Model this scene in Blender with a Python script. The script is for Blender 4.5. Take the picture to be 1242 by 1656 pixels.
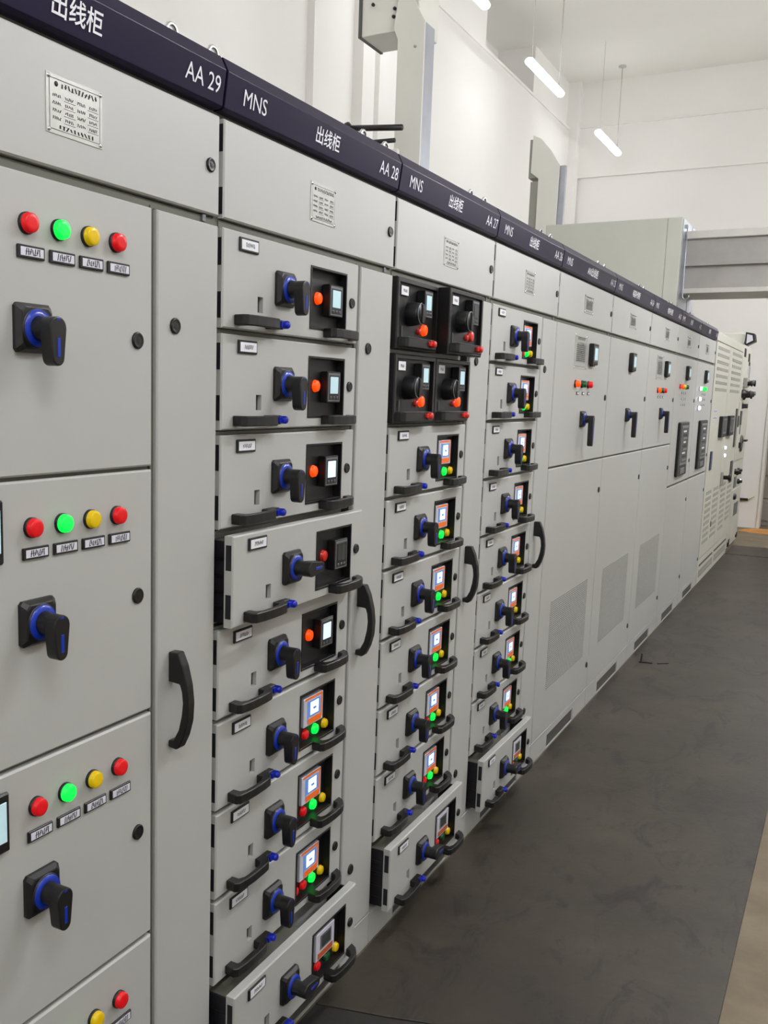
import bpy, bmesh, math, random
from mathutils import Matrix, Vector

for o in list(bpy.data.objects):
    bpy.data.objects.remove(o, do_unlink=True)
S = bpy.context.scene
COL = S.collection
random.seed(7)

# ------------------------------------------------------------------ camera
# +X out of the cabinet fronts into the aisle, +Y along the row, +Z up (metres)
CF = Vector((-0.48685105, 0.86098293, -0.14725638))
CR = Vector((0.86837058, 0.49528962, 0.02491425))
CU = Vector((-0.0943853, 0.11574358, 0.98878453))
CC = Vector((1.09340406, 0.0, 1.58978187))
cam = bpy.data.cameras.new('camera')
co = bpy.data.objects.new('camera', cam)
COL.objects.link(co)
m = Matrix((CR, CU, -CF)).transposed().to_4x4()
m.translation = CC
co.matrix_world = m
cam.sensor_fit = 'AUTO'
cam.sensor_width = 36
cam.lens = 1558.1385686773433 / 1656 * 36
cam.shift_x = (621 - 491.802751653243) / 1656
cam.shift_y = (866.4237691933299 - 828) / 1656
cam.clip_start = 0.02
cam.clip_end = 100
S.camera = co

# ------------------------------------------------------------------ world, exposure
w = bpy.data.worlds.new('world')
S.world = w
w.use_nodes = True
w.node_tree.nodes['Background'].inputs[0].default_value = (0.8, 0.85, 1, 1)
w.node_tree.nodes['Background'].inputs[1].default_value = 0.05
S.view_settings.view_transform = 'Standard'
S.view_settings.look = 'None'
S.view_settings.gamma = 1
S.view_settings.use_curve_mapping = False
S.view_settings.exposure = 0.0
TUBE_LEFT = 12.0      # emission of the tubes above the back of the row
TUBE_RIGHT = 106.0     # emission of the unseen tubes added above the aisle
TUBE_FAR = 64.0       # emission of the unseen fill tubes added in the open half of the room


# ------------------------------------------------------------------ materials
def lin(c):
    return tuple(((v / 255) / 12.92 if v / 255 <= 0.04045 else ((v / 255 + 0.055) / 1.055) ** 2.4) for v in c) + (1,)


MATS = {}


def mat(name, rgb, rough=0.5, metal=0.0, emis=0.0, ergb=None, bump=0.0, bscale=200.0, vary=0.0, vscale=4.0, coat=0.0, spec=0.5):
    if name in MATS:
        return MATS[name]
    M = bpy.data.materials.new(name)
    M.use_nodes = True
    nt = M.node_tree
    b = nt.nodes['Principled BSDF']
    b.inputs['Base Color'].default_value = lin(rgb)
    b.inputs['Roughness'].default_value = rough
    b.inputs['Metallic'].default_value = metal
    b.inputs['Specular IOR Level'].default_value = spec
    if coat:
        b.inputs['Coat Weight'].default_value = coat
        b.inputs['Coat Roughness'].default_value = 0.15
    if emis:
        b.inputs['Emission Color'].default_value = lin(ergb or rgb)
        b.inputs['Emission Strength'].default_value = emis
    tc = nt.nodes.new('ShaderNodeTexCoord')
    if bump:
        n = nt.nodes.new('ShaderNodeTexNoise')
        n.inputs['Scale'].default_value = bscale
        n.inputs['Detail'].default_value = 3
        bp = nt.nodes.new('ShaderNodeBump')
        bp.inputs['Strength'].default_value = bump
        bp.inputs['Distance'].default_value = 0.001
        nt.links.new(tc.outputs['Object'], n.inputs['Vector'])
        nt.links.new(n.outputs['Fac'], bp.inputs['Height'])
        nt.links.new(bp.outputs['Normal'], b.inputs['Normal'])
    if vary:
        n = nt.nodes.new('ShaderNodeTexNoise')
        n.inputs['Scale'].default_value = vscale
        n.inputs['Detail'].default_value = 6
        n.inputs['Roughness'].default_value = 0.6
        r = nt.nodes.new('ShaderNodeValToRGB')
        c = lin(rgb)
        r.color_ramp.elements[0].position = 0.3
        r.color_ramp.elements[1].position = 0.7
        r.color_ramp.elements[0].color = tuple(v * (1 - vary) for v in c[:3]) + (1,)
        r.color_ramp.elements[1].color = tuple(min(1, v * (1 + vary)) for v in c[:3]) + (1,)
        nt.links.new(tc.outputs['Object'], n.inputs['Vector'])
        nt.links.new(n.outputs['Fac'], r.inputs['Fac'])
        nt.links.new(r.outputs['Color'], b.inputs['Base Color'])
    MATS[name] = M
    return M


PAINT = mat('grey_powder_paint', (184, 184, 179), 0.45, bump=0.06, bscale=900, vary=0.03, vscale=1.5)
PAINT2 = mat('warm_grey_paint', (198, 197, 184), 0.5, bump=0.05, bscale=700, vary=0.03)
FRAME = mat('shadow_gap_grey', (98, 98, 86), 0.6, vary=0.05)
DARKIN = mat('dark_interior', (22, 21, 28), 0.5, vary=0.1)
BLACK = mat('black_plastic', (21, 20, 21), 0.38, bump=0.1, bscale=1200, vary=0.08, vscale=20)
BLACKG = mat('black_gloss_plastic', (14, 14, 16), 0.4, vary=0.05)
RUBBERP = mat('black_rubber_plug', (18, 18, 19), 0.3, vary=0.05)
BLUE = mat('blue_plastic', (6, 48, 168), 0.28, coat=0.15, vary=0.04)
BLUEK = mat('blue_latch_plastic', (6, 34, 180), 0.3, coat=0.1, vary=0.04)
NAVY = mat('navy_header_enamel', (30, 22, 50), 0.3, vary=0.03, spec=0.12)
WHITEP = mat('white_print', (235, 236, 240), 0.5, vary=0.01)
PAPER = mat('white_label_paper', (222, 222, 232), 0.5, vary=0.03, vscale=30)
INK = mat('black_ink', (22, 22, 28), 0.6, vary=0.05)
ALU = mat('etched_aluminium', (186, 187, 180), 0.42, metal=0.35, vary=0.06, vscale=60)
CHROME = mat('bright_steel', (215, 215, 215), 0.22, metal=1.0, vary=0.04)
SILV = mat('meter_silver', (120, 124, 128), 0.35, metal=0.5, vary=0.05)
RED = mat('red_lens', (222, 14, 24), 0.3, coat=0.15, spec=0.35, emis=0.15, vary=0.05, vscale=40)
REDL = mat('red_lens_lit', (255, 60, 30), 0.3, emis=1.3, ergb=(255, 40, 20), vary=0.03)
YEL = mat('amber_lens', (226, 188, 4), 0.3, coat=0.15, spec=0.35, emis=0.1, vary=0.05, vscale=40)
GRNL = mat('green_lens_lit', (10, 230, 70), 0.3, emis=1.1, ergb=(0, 240, 70), vary=0.03)
GRN = mat('green_lens', (14, 84, 36), 0.25, coat=0.4, vary=0.05)
ORNL = mat('orange_button_lit', (255, 84, 6), 0.35, emis=0.75, ergb=(255, 70, 0), vary=0.03)
REDB = mat('red_button', (214, 40, 24), 0.35, coat=0.3, vary=0.03)
LCD = mat('lcd_lit', (178, 205, 212), 0.3, emis=0.35, ergb=(190, 225, 235), vary=0.05, vscale=60)
LCDW = mat('lcd_bright', (205, 220, 235), 0.3, emis=0.7, ergb=(215, 232, 255), vary=0.04, vscale=60)
LCDO = mat('lcd_off', (52, 58, 56), 0.25, vary=0.08)
SCRB = mat('screen_bezel', (205, 205, 215), 0.4, vary=0.03)
SCRO = mat('screen_orange', (222, 104, 30), 0.35, emis=0.25, ergb=(230, 95, 20), vary=0.1, vscale=80)
SCRBL = mat('screen_blue', (96, 130, 190), 0.35, emis=0.35, ergb=(100, 140, 220), vary=0.15, vscale=90)
SCRW = mat('screen_white', (230, 244, 255), 0.35, emis=1.1, ergb=(215, 240, 255), vary=0.03)
SCROO = mat('screen_orange_unlit', (186, 84, 42), 0.4, vary=0.06)
GALV = mat('galvanised_sheet', (176, 180, 188), 0.35, metal=0.7, vary=0.07, vscale=7)
DUCTW = mat('duct_grey_white', (226, 225, 216), 0.5, vary=0.03)
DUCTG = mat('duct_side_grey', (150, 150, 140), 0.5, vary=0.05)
STEELB = mat('bridge_grey_steel', (166, 163, 158), 0.45, metal=0.15, vary=0.08, vscale=6)
STEELL = mat('bridge_light_flange', (204, 202, 195), 0.45, metal=0.1, vary=0.06, vscale=6)
BOXP = mat('box_greenish_grey', (198, 199, 188), 0.5, vary=0.03)
WALL = mat('white_wall_plaster', (242, 240, 235), 0.9, bump=0.15, bscale=120, vary=0.015, vscale=1.0)
CEIL = mat('ceiling_plaster', (238, 237, 230), 0.95, bump=0.12, bscale=90, vary=0.02, vscale=0.8)
MESHD = mat('vent_dark', (84, 84, 80), 0.6, vary=0.08)
PLV = mat('plinth_vent_grey', (84, 80, 76), 0.6, vary=0.06)
DUSTY = mat('orange_floor_paint', (212, 148, 78), 0.7, vary=0.25, vscale=5)
GREY_DOOR = mat('grey_door_paint', (150, 144, 136), 0.5, vary=0.05)
YELG = mat('green_yellow_tape', (170, 176, 60), 0.5, vary=0.1)
CORDM = mat('pale_cord', (205, 205, 200), 0.6, vary=0.03)


def floor_material(name, base, dark, light, scale, rough, scuffs):
    M = bpy.data.materials.new(name)
    M.use_nodes = True
    nt = M.node_tree
    N, L = nt.nodes, nt.links
    b = N['Principled BSDF']
    tc = N.new('ShaderNodeTexCoord')
    n1 = N.new('ShaderNodeTexNoise')
    n1.inputs['Scale'].default_value = scale
    n1.inputs['Detail'].default_value = 8
    n1.inputs['Roughness'].default_value = 0.65
    L.new(tc.outputs['Object'], n1.inputs['Vector'])
    r = N.new('ShaderNodeValToRGB')
    e = r.color_ramp.elements
    e[0].position = 0.28
    e[0].color = lin(dark)
    e[1].position = 0.75
    e[1].color = lin(light)
    k = e.new(0.5)
    k.color = lin(base)
    L.new(n1.outputs['Fac'], r.inputs['Fac'])
    col = r.outputs['Color']
    if scuffs:
        mp = N.new('ShaderNodeMapping')
        mp.inputs['Scale'].default_value = (3.6, 1.8, 1)
        mp.inputs['Rotation'].default_value = (0, 0, 0.5)
        L.new(tc.outputs['Object'], mp.inputs['Vector'])
        n2 = N.new('ShaderNodeTexNoise')
        n2.inputs['Scale'].default_value = 1.6
        n2.inputs['Detail'].default_value = 9
        n2.inputs['Roughness'].default_value = 0.7
        n2.inputs['Distortion'].default_value = 1.6
        L.new(mp.outputs['Vector'], n2.inputs['Vector'])
        r2 = N.new('ShaderNodeValToRGB')
        r2.color_ramp.elements[0].position = 0.51
        r2.color_ramp.elements[0].color = (0, 0, 0, 1)
        r2.color_ramp.elements[1].position = 0.64
        r2.color_ramp.elements[1].color = (1, 1, 1, 1)
        L.new(n2.outputs['Fac'], r2.inputs['Fac'])
        mx = N.new('ShaderNodeMix')
        mx.data_type = 'RGBA'
        ml = N.new('ShaderNodeMath')
        ml.operation = 'MULTIPLY'
        ml.inputs[1].default_value = 0.8
        L.new(r2.outputs['Color'], ml.inputs[0])
        L.new(ml.outputs[0], mx.inputs[0])
        L.new(col, mx.inputs[6])
        mx.inputs[7].default_value = lin((34, 31, 32))
        col = mx.outputs[2]
    L.new(col, b.inputs['Base Color'])
    b.inputs['Roughness'].default_value = rough
    b.inputs['Specular IOR Level'].default_value = 0.4
    bp = N.new('ShaderNodeBump')
    bp.inputs['Strength'].default_value = 0.25
    bp.inputs['Distance'].default_value = 0.003
    n3 = N.new('ShaderNodeTexNoise')
    n3.inputs['Scale'].default_value = 60
    n3.inputs['Detail'].default_value = 4
    L.new(tc.outputs['Object'], n3.inputs['Vector'])
    L.new(n3.outputs['Fac'], bp.inputs['Height'])
    L.new(bp.outputs['Normal'], b.inputs['Normal'])
    return M


CONC = floor_material('beige_concrete', (126, 114, 95), (108, 98, 81), (142, 130, 110), 3.0, 0.8, False)
MAT = floor_material('rubber_mat_grey', (62, 56, 47), (47, 42, 36), (80, 73, 61), 1.6, 0.46, True)
MAT2 = floor_material('rubber_mat_dark', (48, 45, 42), (38, 35, 33), (60, 56, 51), 2.0, 0.5, False)


# ------------------------------------------------------------------ mesh builder
class MB:
    def __init__(self):
        self.bm = bmesh.new()
        self.mats = []

    def _mi(self, M):
        if M not in self.mats:
            self.mats.append(M)
        return self.mats.index(M)

    def quad(self, pts, M):
        vs = [self.bm.verts.new(p) for p in pts]
        f = self.bm.faces.new(vs)
        f.material_index = self._mi(M)
        return f

    def box(self, x0, x1, y0, y1, z0, z1, M, bev=0.0, seg=1):
        self.prism([(y0, z0), (y1, z0), (y1, z1), (y0, z1)], 'x', x0, x1, M, bev, seg)

    def prism(self, pts, axis, a0, a1, M, bev=0.0, seg=1):
        tmp = bmesh.new()

        def P(u, v, a):
            return (a, u, v) if axis == 'x' else ((u, a, v) if axis == 'y' else (u, v, a))
        A = [tmp.verts.new(P(u, v, a0)) for u, v in pts]
        B = [tmp.verts.new(P(u, v, a1)) for u, v in pts]
        tmp.faces.new(A[::-1])
        tmp.faces.new(B)
        n = len(pts)
        for i in range(n):
            tmp.faces.new([A[i], A[(i + 1) % n], B[(i + 1) % n], B[i]])
        bmesh.ops.recalc_face_normals(tmp, faces=tmp.faces)
        if bev:
            bmesh.ops.bevel(tmp, geom=list(tmp.edges), offset=bev, segments=seg, affect='EDGES', profile=0.5, clamp_overlap=True)
        self._merge(tmp, M)

    def _merge(self, tmp, M, smooth=False):
        mi = self._mi(M)
        mp = {}
        for v in tmp.verts:
            mp[v] = self.bm.verts.new(v.co)
        for f in tmp.faces:
            try:
                g = self.bm.faces.new([mp[v] for v in f.verts])
                g.material_index = mi
                g.smooth = smooth
            except ValueError:
                pass
        tmp.free()

    def lathe(self, prof, cy, cz, M, n=20, cx=0.0, sy=1.0, sz=1.0):
        """profile [(x, r)] revolved about an axis along X through (cy, cz)"""
        tmp = bmesh.new()
        rings = []
        for x, r in prof:
            if r <= 1e-6:
                rings.append([tmp.verts.new((cx + x, cy, cz))])
            else:
                rings.append([tmp.verts.new((cx + x, cy + r * sy * math.cos(2 * math.pi * k / n), cz + r * sz * math.sin(2 * math.pi * k / n))) for k in range(n)])
        for a, b in zip(rings, rings[1:]):
            for k in range(n):
                k2 = (k + 1) % n
                if len(a) == 1 and len(b) > 1:
                    tmp.faces.new([a[0], b[k], b[k2]])
                elif len(b) == 1 and len(a) > 1:
                    tmp.faces.new([a[k], a[k2], b[0]])
                elif len(a) > 1:
                    tmp.faces.new([a[k], a[k2], b[k2], b[k]])
        bmesh.ops.recalc_face_normals(tmp, faces=tmp.faces)
        self._merge(tmp, M, True)

    def tube(self, pts, r, M, n=8):
        tmp = bmesh.new()
        rings = []
        P = [Vector(p) for p in pts]
        for i, p in enumerate(P):
            d = (P[min(i + 1, len(P) - 1)] - P[max(i - 1, 0)]).normalized()
            a = d.orthogonal().normalized()
            if rings:
                a = (prev - d * prev.dot(d)).normalized()
            prev = a
            b = d.cross(a)
            rings.append([tmp.verts.new(p + (a * math.cos(2 * math.pi * k / n) + b * math.sin(2 * math.pi * k / n)) * r) for k in range(n)])
        for A, B in zip(rings, rings[1:]):
            for k in range(n):
                tmp.faces.new([A[k], A[(k + 1) % n], B[(k + 1) % n], B[k]])
        tmp.faces.new(rings[0][::-1])
        tmp.faces.new(rings[-1])
        bmesh.ops.recalc_face_normals(tmp, faces=tmp.faces)
        self._merge(tmp, M, True)

    def panel(self, y0, y1, z0, z1, xb, xf, M, ch=0.0025, holes=()):
        """sheet-metal door facing +X with chamfered rim and rectangular holes (y0,y1,z0,z1,depth or None)"""
        xc = xf - ch
        mi = M
        B = [(y0, z0), (y1, z0), (y1, z1), (y0, z1)]
        F = [(y0 + ch, z0 + ch), (y1 - ch, z0 + ch), (y1 - ch, z1 - ch), (y0 + ch, z1 - ch)]
        for i in range(4):
            a, b = B[i], B[(i + 1) % 4]
            c, d = F[i], F[(i + 1) % 4]
            self.quad([(xb, *a), (xb, *b), (xc, *b), (xc, *a)], mi)
            self.quad([(xc, *a), (xc, *b), (xf, *d), (xf, *c)], mi)
        if not any(h[4] is None for h in holes):
            self.quad([(xb, *B[3]), (xb, *B[2]), (xb, *B[1]), (xb, *B[0])], mi)
        ys = sorted({F[0][0], F[1][0]} | {h[0] for h in holes} | {h[1] for h in holes})
        zs = sorted({F[0][1], F[2][1]} | {h[2] for h in holes} | {h[3] for h in holes})
        for a, b in zip(ys, ys[1:]):
            for c, d in zip(zs, zs[1:]):
                my, mz = (a + b) / 2, (c + d) / 2
                if any(h[0] < my < h[1] and h[2] < mz < h[3] for h in holes):
                    continue
                self.quad([(xf, a, c), (xf, b, c), (xf, b, d), (xf, a, d)], mi)
        for h in holes:
            xd = xb if h[4] is None else xf - h[4]
            q = [(h[0], h[2]), (h[1], h[2]), (h[1], h[3]), (h[0], h[3])]
            for i in range(4):
                a, b = q[i], q[(i + 1) % 4]
                self.quad([(xf, *a), (xd, *a), (xd, *b), (xf, *b)], mi)
            if h[4] is not None:
                self.quad([(xd, *q[0]), (xd, *q[1]), (xd, *q[2]), (xd, *q[3])], h[5] if len(h) > 5 else mi)

    def strokes(self, y0, y1, z0, z1, x, n, M, seed=0, w=0.06):
        """illegible small print: upright and slanted strokes inside a rectangle"""
        rnd = random.Random(seed)
        W, H = y1 - y0, z1 - z0
        for i in range(n):
            c = y0 + W * (i + 0.5) / n
            k = rnd.random()
            t = W / n * 0.42
            s = (rnd.random() - 0.5) * W / n * 1.4
            za, zb = z0 + H * rnd.choice((0, 0, .12)), z1 - H * rnd.choice((0, 0, .15))
            self.quad([(x, c - t / 2 - s / 2, za), (x, c + t / 2 - s / 2, za), (x, c + t / 2 + s / 2, zb), (x, c - t / 2 + s / 2, zb)], M)
            if k > .35:
                zz = z0 + H * rnd.choice((.05, .45, .85))
                self.quad([(x, c - W / n * .45, zz), (x, c + W / n * .45, zz), (x, c + W / n * .45, zz + H * .12), (x, c - W / n * .45, zz + H * .12)], M)

    def mesh(self, name):
        for e in self.bm.edges:
            if len(e.link_faces) == 2 and e.calc_face_angle(0) > 0.6:
                e.smooth = False
        me = bpy.data.meshes.new(name)
        self.bm.to_mesh(me)
        self.bm.free()
        for M in self.mats:
            me.materials.append(M)
        return me

    def build(self, name, parent=None, loc=(0, 0, 0), label=None):
        return put(name, self.mesh(name), parent, loc, label)


def put(name, me, parent=None, loc=(0, 0, 0), label=None):
    o = bpy.data.objects.new(name, me)
    COL.objects.link(o)
    o.location = loc
    if parent is not None:
        o.parent = parent
    if label:
        o['label'] = label
    return o


def thing(name, label, cat, loc=(0, 0, 0), group=None):
    o = bpy.data.objects.new(name, None)
    o.empty_display_size = 0.1
    COL.objects.link(o)
    o.location = loc
    o['label'] = label
    o['category'] = cat
    if group:
        o['group'] = group
    return o


def tag(o, label, cat, group=None):
    o['label'] = label
    o['category'] = cat
    if group:
        o['group'] = group
    return o


def structure(o):
    o['kind'] = 'structure'
    return o


_tc = {}


def text_polys(s):
    """glyph mesh of a string, normalised to height 1, origin at lower left"""
    if s in _tc:
        return _tc[s]
    cu = bpy.data.curves.new('t', 'FONT')
    cu.body = s
    cu.resolution_u = 3
    cu.offset = 0.0 if s.isascii() else 0.012
    ob = bpy.data.objects.new('t', cu)
    COL.objects.link(ob)
    dg = bpy.context.evaluated_depsgraph_get()
    dg.update()
    me = bpy.data.meshes.new_from_object(ob.evaluated_get(dg))
    vs = [v.co.copy() for v in me.vertices]
    fs = [tuple(p.vertices) for p in me.polygons]
    bpy.data.objects.remove(ob)
    bpy.data.curves.remove(cu)
    bpy.data.meshes.remove(me)
    if vs:
        x0, x1 = min(v.x for v in vs), max(v.x for v in vs)
        z0, z1 = min(v.y for v in vs), max(v.y for v in vs)
    else:
        x0 = x1 = z0 = z1 = 0
    _tc[s] = ([((v.x - x0) / max(x1 - x0, 1e-6), (v.y - z0) / max(z1 - z0, 1e-6)) for v in vs], fs)
    return _tc[s]


def add_text(mb, s, y0, y1, z0, z1, xfun, M):
    vs, fs = text_polys(s)
    mi = mb._mi(M)
    V = [mb.bm.verts.new((xfun(z0 + v * (z1 - z0)), y0 + u * (y1 - y0), z0 + v * (z1 - z0))) for u, v in vs]
    for f in fs:
        try:
            g = mb.bm.faces.new([V[i] for i in f])
            g.material_index = mi
            if g.normal.x < 0:
                g.normal_flip()
        except ValueError:
            pass


# ------------------------------------------------------------------ room (the setting)
XL, XR, YB, YE, ZC = -2.6, 7.5, -3.2, 13.6, 5.73


def sbox(name, x0, x1, y0, y1, z0, z1, M):
    b = MB()
    b.box(x0, x1, y0, y1, z0, z1, M)
    return structure(b.build(name))


sbox('floor', XL - 0.6, XR + 0.2, YB - 0.2, YE + 1.2, -0.2, 0.0, CONC)
sbox('ceiling', XL - 0.7, XR + 0.2, YB - 0.2, YE + 0.2, ZC, ZC + 0.2, CEIL)
b = MB()
b.box(XL - 0.65, XL, YB, YE, 0, 5.148, WALL)                  # lower wall up to the ledge
b.box(XL - 0.65, XL - 0.012, YB, 10.12, 5.148, ZC, WALL)       # set back a little above the ledge
b.box(XL - 0.65, XL - 0.5, 10.12, 11.9, 5.148, ZC, WALL)      # deep niche
b.box(XL - 0.65, XL - 0.04, 11.9, YE, 5.148, ZC, WALL)
structure(b.build('wall_left'))
sbox('trim_1', XL - 0.02, XL + 0.018, YB, 13.38, 5.122, 5.148, WALL)
sbox('wall_right', XR, XR + 0.2, YB, YE, 0, ZC, WALL)
sbox('wall_back', XL - 0.6, XR + 0.2, YB - 0.2, YB, 0, ZC, WALL)
b = MB()
DX0, DX1, DZ = 0.117, 1.55, 2.75
b.box(XL, DX0, YE, YE + 0.2, 0, 4.53, WALL)
b.box(DX1, XR, YE, YE + 0.2, 0, 4.53, WALL)
b.box(DX0, DX1, YE, YE + 0.2, DZ, 4.53, WALL)
b.box(XL, XR, YE - 0.03, YE + 0.2, 4.53, 5.165, WALL)
b.box(XL, XR, YE - 0.05, YE + 0.2, 5.165, ZC, WALL)
structure(b.build('wall_far'))
sbox('trim_2', XL, XR, YE - 0.045, YE - 0.03, 4.53, 4.555, WALL)
sbox('trim_3', XL, XR, YE - 0.066, YE - 0.05, 5.165, 5.182, WALL)
sbox('trim_4', XL - 0.045, XL + 0.115, YE - 0.17, YE - 0.03, 0, ZC, WALL)        # corner pilaster
sbox('trim_5', XL, XL + 0.06, 6.39, 6.62, 0, 5.12, WALL)                 # shallow wall pilasters
sbox('trim_6', XL, XL + 0.09, 7.12, 7.33, 0, 5.12, WALL)
sbox('trim_7', XL, XL + 0.05, 7.50, 7.66, 0, 5.12, WALL)
b = MB()
b.box(DX0 - 0.02, DX0 + 0.012, YE - 0.02, YE + 0.22, 0, DZ, DUCTW)
b.box(DX1 - 0.012, DX1 + 0.02, YE - 0.02, YE + 0.22, 0, DZ, DUCTW)
b.box(DX0, DX1, YE - 0.02, YE + 0.22, DZ - 0.03, DZ + 0.02, DUCTW)
structure(b.build('trim_8'))
b = MB()
b.box(DX0 - 0.2, DX1 + 0.2, YE + 0.40, YE + 0.46, 0, DZ + 0.1, GREY_DOOR, 0.004)
for k in range(9):
    b.box(DX0 - 0.18, DX1 + 0.18, YE + 0.385, YE + 0.4, 0.06 + k * 0.3, 0.06 + k * 0.3 + 0.27, GREY_DOOR, 0.006)
structure(b.build('door_1'))
b = MB()
b.prism([(-0.10, 13.18), (0.10, 13.06), (0.95, 12.98), (0.95, 13.56), (0.12, 13.58), (-0.02, 13.45)], 'z', 0.0, 0.002, DUSTY)
structure(b.build('floor_paint_patch'))

# rubber mats
b = MB()
b.prism([(0.004, 2.05), (0.19, 2.10), (0.93, 2.34), (0.935, 5.0), (0.97, 10.98), (0.004, 10.98)], 'z', 0.0, 0.006, MAT, 0.0015)
tag(b.build('rubber_mat'), 'long scuffed grey-brown rubber mat running along the cabinet fronts', 'mat', 'rubber mats')
b = MB()
b.prism([(0.004, 11.03), (0.98, 11.03), (1.0, 11.75), (0.004, 11.75)], 'z', 0.0, 0.006, MAT, 0.0015)
tag(b.build('rubber_mat'), 'short grey rubber mat at the far end of the aisle, before the white column', 'mat', 'rubber mats')
b = MB()
b.prism([(0.004, 0.6), (1.3, 0.6), (1.3, 2.42), (0.95, 2.342), (0.93, 2.337), (0.19, 2.097), (0.004, 2.047)], 'z', 0.0, 0.004, MAT2, 0.001)
tag(b.build('rubber_mat'), 'darker rubber mat at the bottom of the photo under the pulled-out drawer', 'mat', 'rubber mats')
# two scraps
b = MB()
b.prism([(0.075, 6.00), (0.15, 6.02), (0.10, 6.07)], 'z', 0.006, 0.012, BLACK)
b.prism([(6.00, 0.006), (6.06, 0.006), (6.015, 0.06)], 'x', 0.082, 0.09, BLACK)
tag(b.build('scrap'), 'black folded scrap standing up on the mat beside the cabinet plinth', 'scrap')
b = MB()
b.prism([(0.18, 6.03), (0.235, 6.075), (0.225, 6.09), (0.172, 6.05)], 'z', 0.006, 0.010, BLACK)
tag(b.build('scrap'), 'thin flat dark sliver lying on the mat to the right of the folded scrap', 'scrap')

# ------------------------------------------------------------------ shared small meshes


def m_lock(r=0.0145):
    b = MB()
    b.lathe([(0, r), (0.003, r), (0.0048, r * 0.86), (0.0035, r * 0.7), (0.0042, r * 0.35), (0.0046, 0)], 0, 0, RUBBERP, 20)
    return b.mesh('door_lock')


ME_LOCK = m_lock()


def lens(mat_, r, x0, d, b=None, cy=0, cz=0, bezel=BLACKG, n=20):
    b = b or MB()
    b.lathe([(x0, r * 1.13), (x0 + d * 0.35, r * 1.13), (x0 + d * 0.38, r * 1.0)], cy, cz, bezel, n)
    b.lathe([(x0 + d * 0.36, r), (x0 + d * 0.85, r * 0.97), (x0 + d, r * 0.84), (x0 + d * 1.02, 0)], cy, cz, mat_, n)
    return b


def m_lamp(M):
    b = MB()
    r = 0.0145
    b.lathe([(0, r * 1.12), (0.005, r * 1.12), (0.0055, r)], 0, 0, BLACKG, 24)
    b.lathe([(0.005, r * 1.03), (0.009, r * 1.03), (0.0095, r * 0.97), (0.0135, r * 0.97), (0.0148, r * 0.88), (0.0150, r * .5), (0.0152, 0)], 0, 0, M, 24)
    return b.mesh('indicator_lamp')


ME_LAMP = {'r': m_lamp(RED), 'g': m_lamp(GRNL), 'y': m_lamp(YEL)}


def m_rotary(kind='down', lever_len=0.0555, size=0.0365):
    """square plate, blue collar and lever; lever hangs down or points right"""
    b = MB()
    s, t = size, size * 0.86

    def sq(h, c):
        o = []
        for sx, sz in ((1, -1), (1, 1), (-1, 1), (-1, -1)):
            for k in (0, 1):
                a = (h, h - c) if (k == 0) == (sx * sz > 0) else (h - c, h)
                o.append((sx * a[0], sz * a[1]))
        return o
    rings = [(0.0, s, 0.005), (0.006, s, 0.005), (0.0135, t, 0.007), (0.0145, t - 0.002, 0.007)]
    V = []
    for x, h, c in rings:
        pts = [(-h + c, -h), (h - c, -h), (h, -h + c), (h, h - c), (h - c, h), (-h + c, h), (-h, h - c), (-h, -h + c)]
        V.append([b.bm.verts.new((x, p[0], p[1])) for p in pts])
    mi = b._mi(BLACK)
    for A, B in zip(V, V[1:]):
        for k in range(8):
            f = b.bm.faces.new([A[k], A[(k + 1) % 8], B[(k + 1) % 8], B[k]])
            f.material_index = mi
    f = b.bm.faces.new(V[-1])
    f.material_index = mi
    b.lathe([(0.0142, 0.0305), (0.0165, 0.0295), (0.0165, 0.028)], 0, 0, BLACK, 28)
    b.lathe([(0.0145, 0.0290), (0.019, 0.0275), (0.0195, 0.019)], 0, 0, BLUE, 28)
    b.lathe([(0.016, 0.0195), (0.030, 0.0170), (0.040, 0.0170), (0.050, 0.0165)], 0, 0, BLACK, 24)
    # lever
    R0, R1, L = 0.0175, 0.0125, lever_len - 0.0125
    pts = []
    for k in range(9):
        a = math.radians(0 + 180 * k / 8)
        pts.append((R0 * math.cos(a), R0 * math.sin(a)))
    for k in range(9):
        a = math.radians(180 + 180 * k / 8)
        pts.append((R1 * math.cos(a), -L + R1 * math.sin(a)))
    if kind == 'right':
        pts = [(-v, u) for u, v in pts]
        ins = [(0.012, -0.003), (lever_len - 0.012, -0.003), (lever_len - 0.012, 0.003), (0.012, 0.003)]
    else:
        ins = [(-0.0032, -lever_len + 0.013), (0.0032, -lever_len + 0.013), (0.0032, -0.014), (-0.0032, -0.014)]
    b.prism(pts, 'x', 0.034, 0.057, BLACK, 0.004, 2)
    b.prism(ins, 'x', 0.0565, 0.0578, BLUE, 0.0006)
    if kind == 'down':
        b.prism([(-0.004, 0.0115), (0.004, 0.0115), (0.0025, 0.0145), (-0.0025, 0.0145)], 'x', 0.0563, 0.0574, BLUE)
    return b.mesh('rotary_switch')


ME_ROT = m_rotary()
ME_ROTR = m_rotary('right')
ME_ROTL = m_rotary('down', 0.122)


def m_lampplate(seed):
    b = MB()
    b.box(0, 0.0045, -0.0275, 0.0275, -0.0095, 0.0095, BLACK, 0.0012)
    b.box(0.004, 0.0052, -0.0225, 0.0235, -0.0062, 0.0062, PAPER)
    b.strokes(-0.014, 0.017, -0.0052, 0.0052, 0.0055, 7, INK, seed)
    return b.mesh('name_strip')


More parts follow.
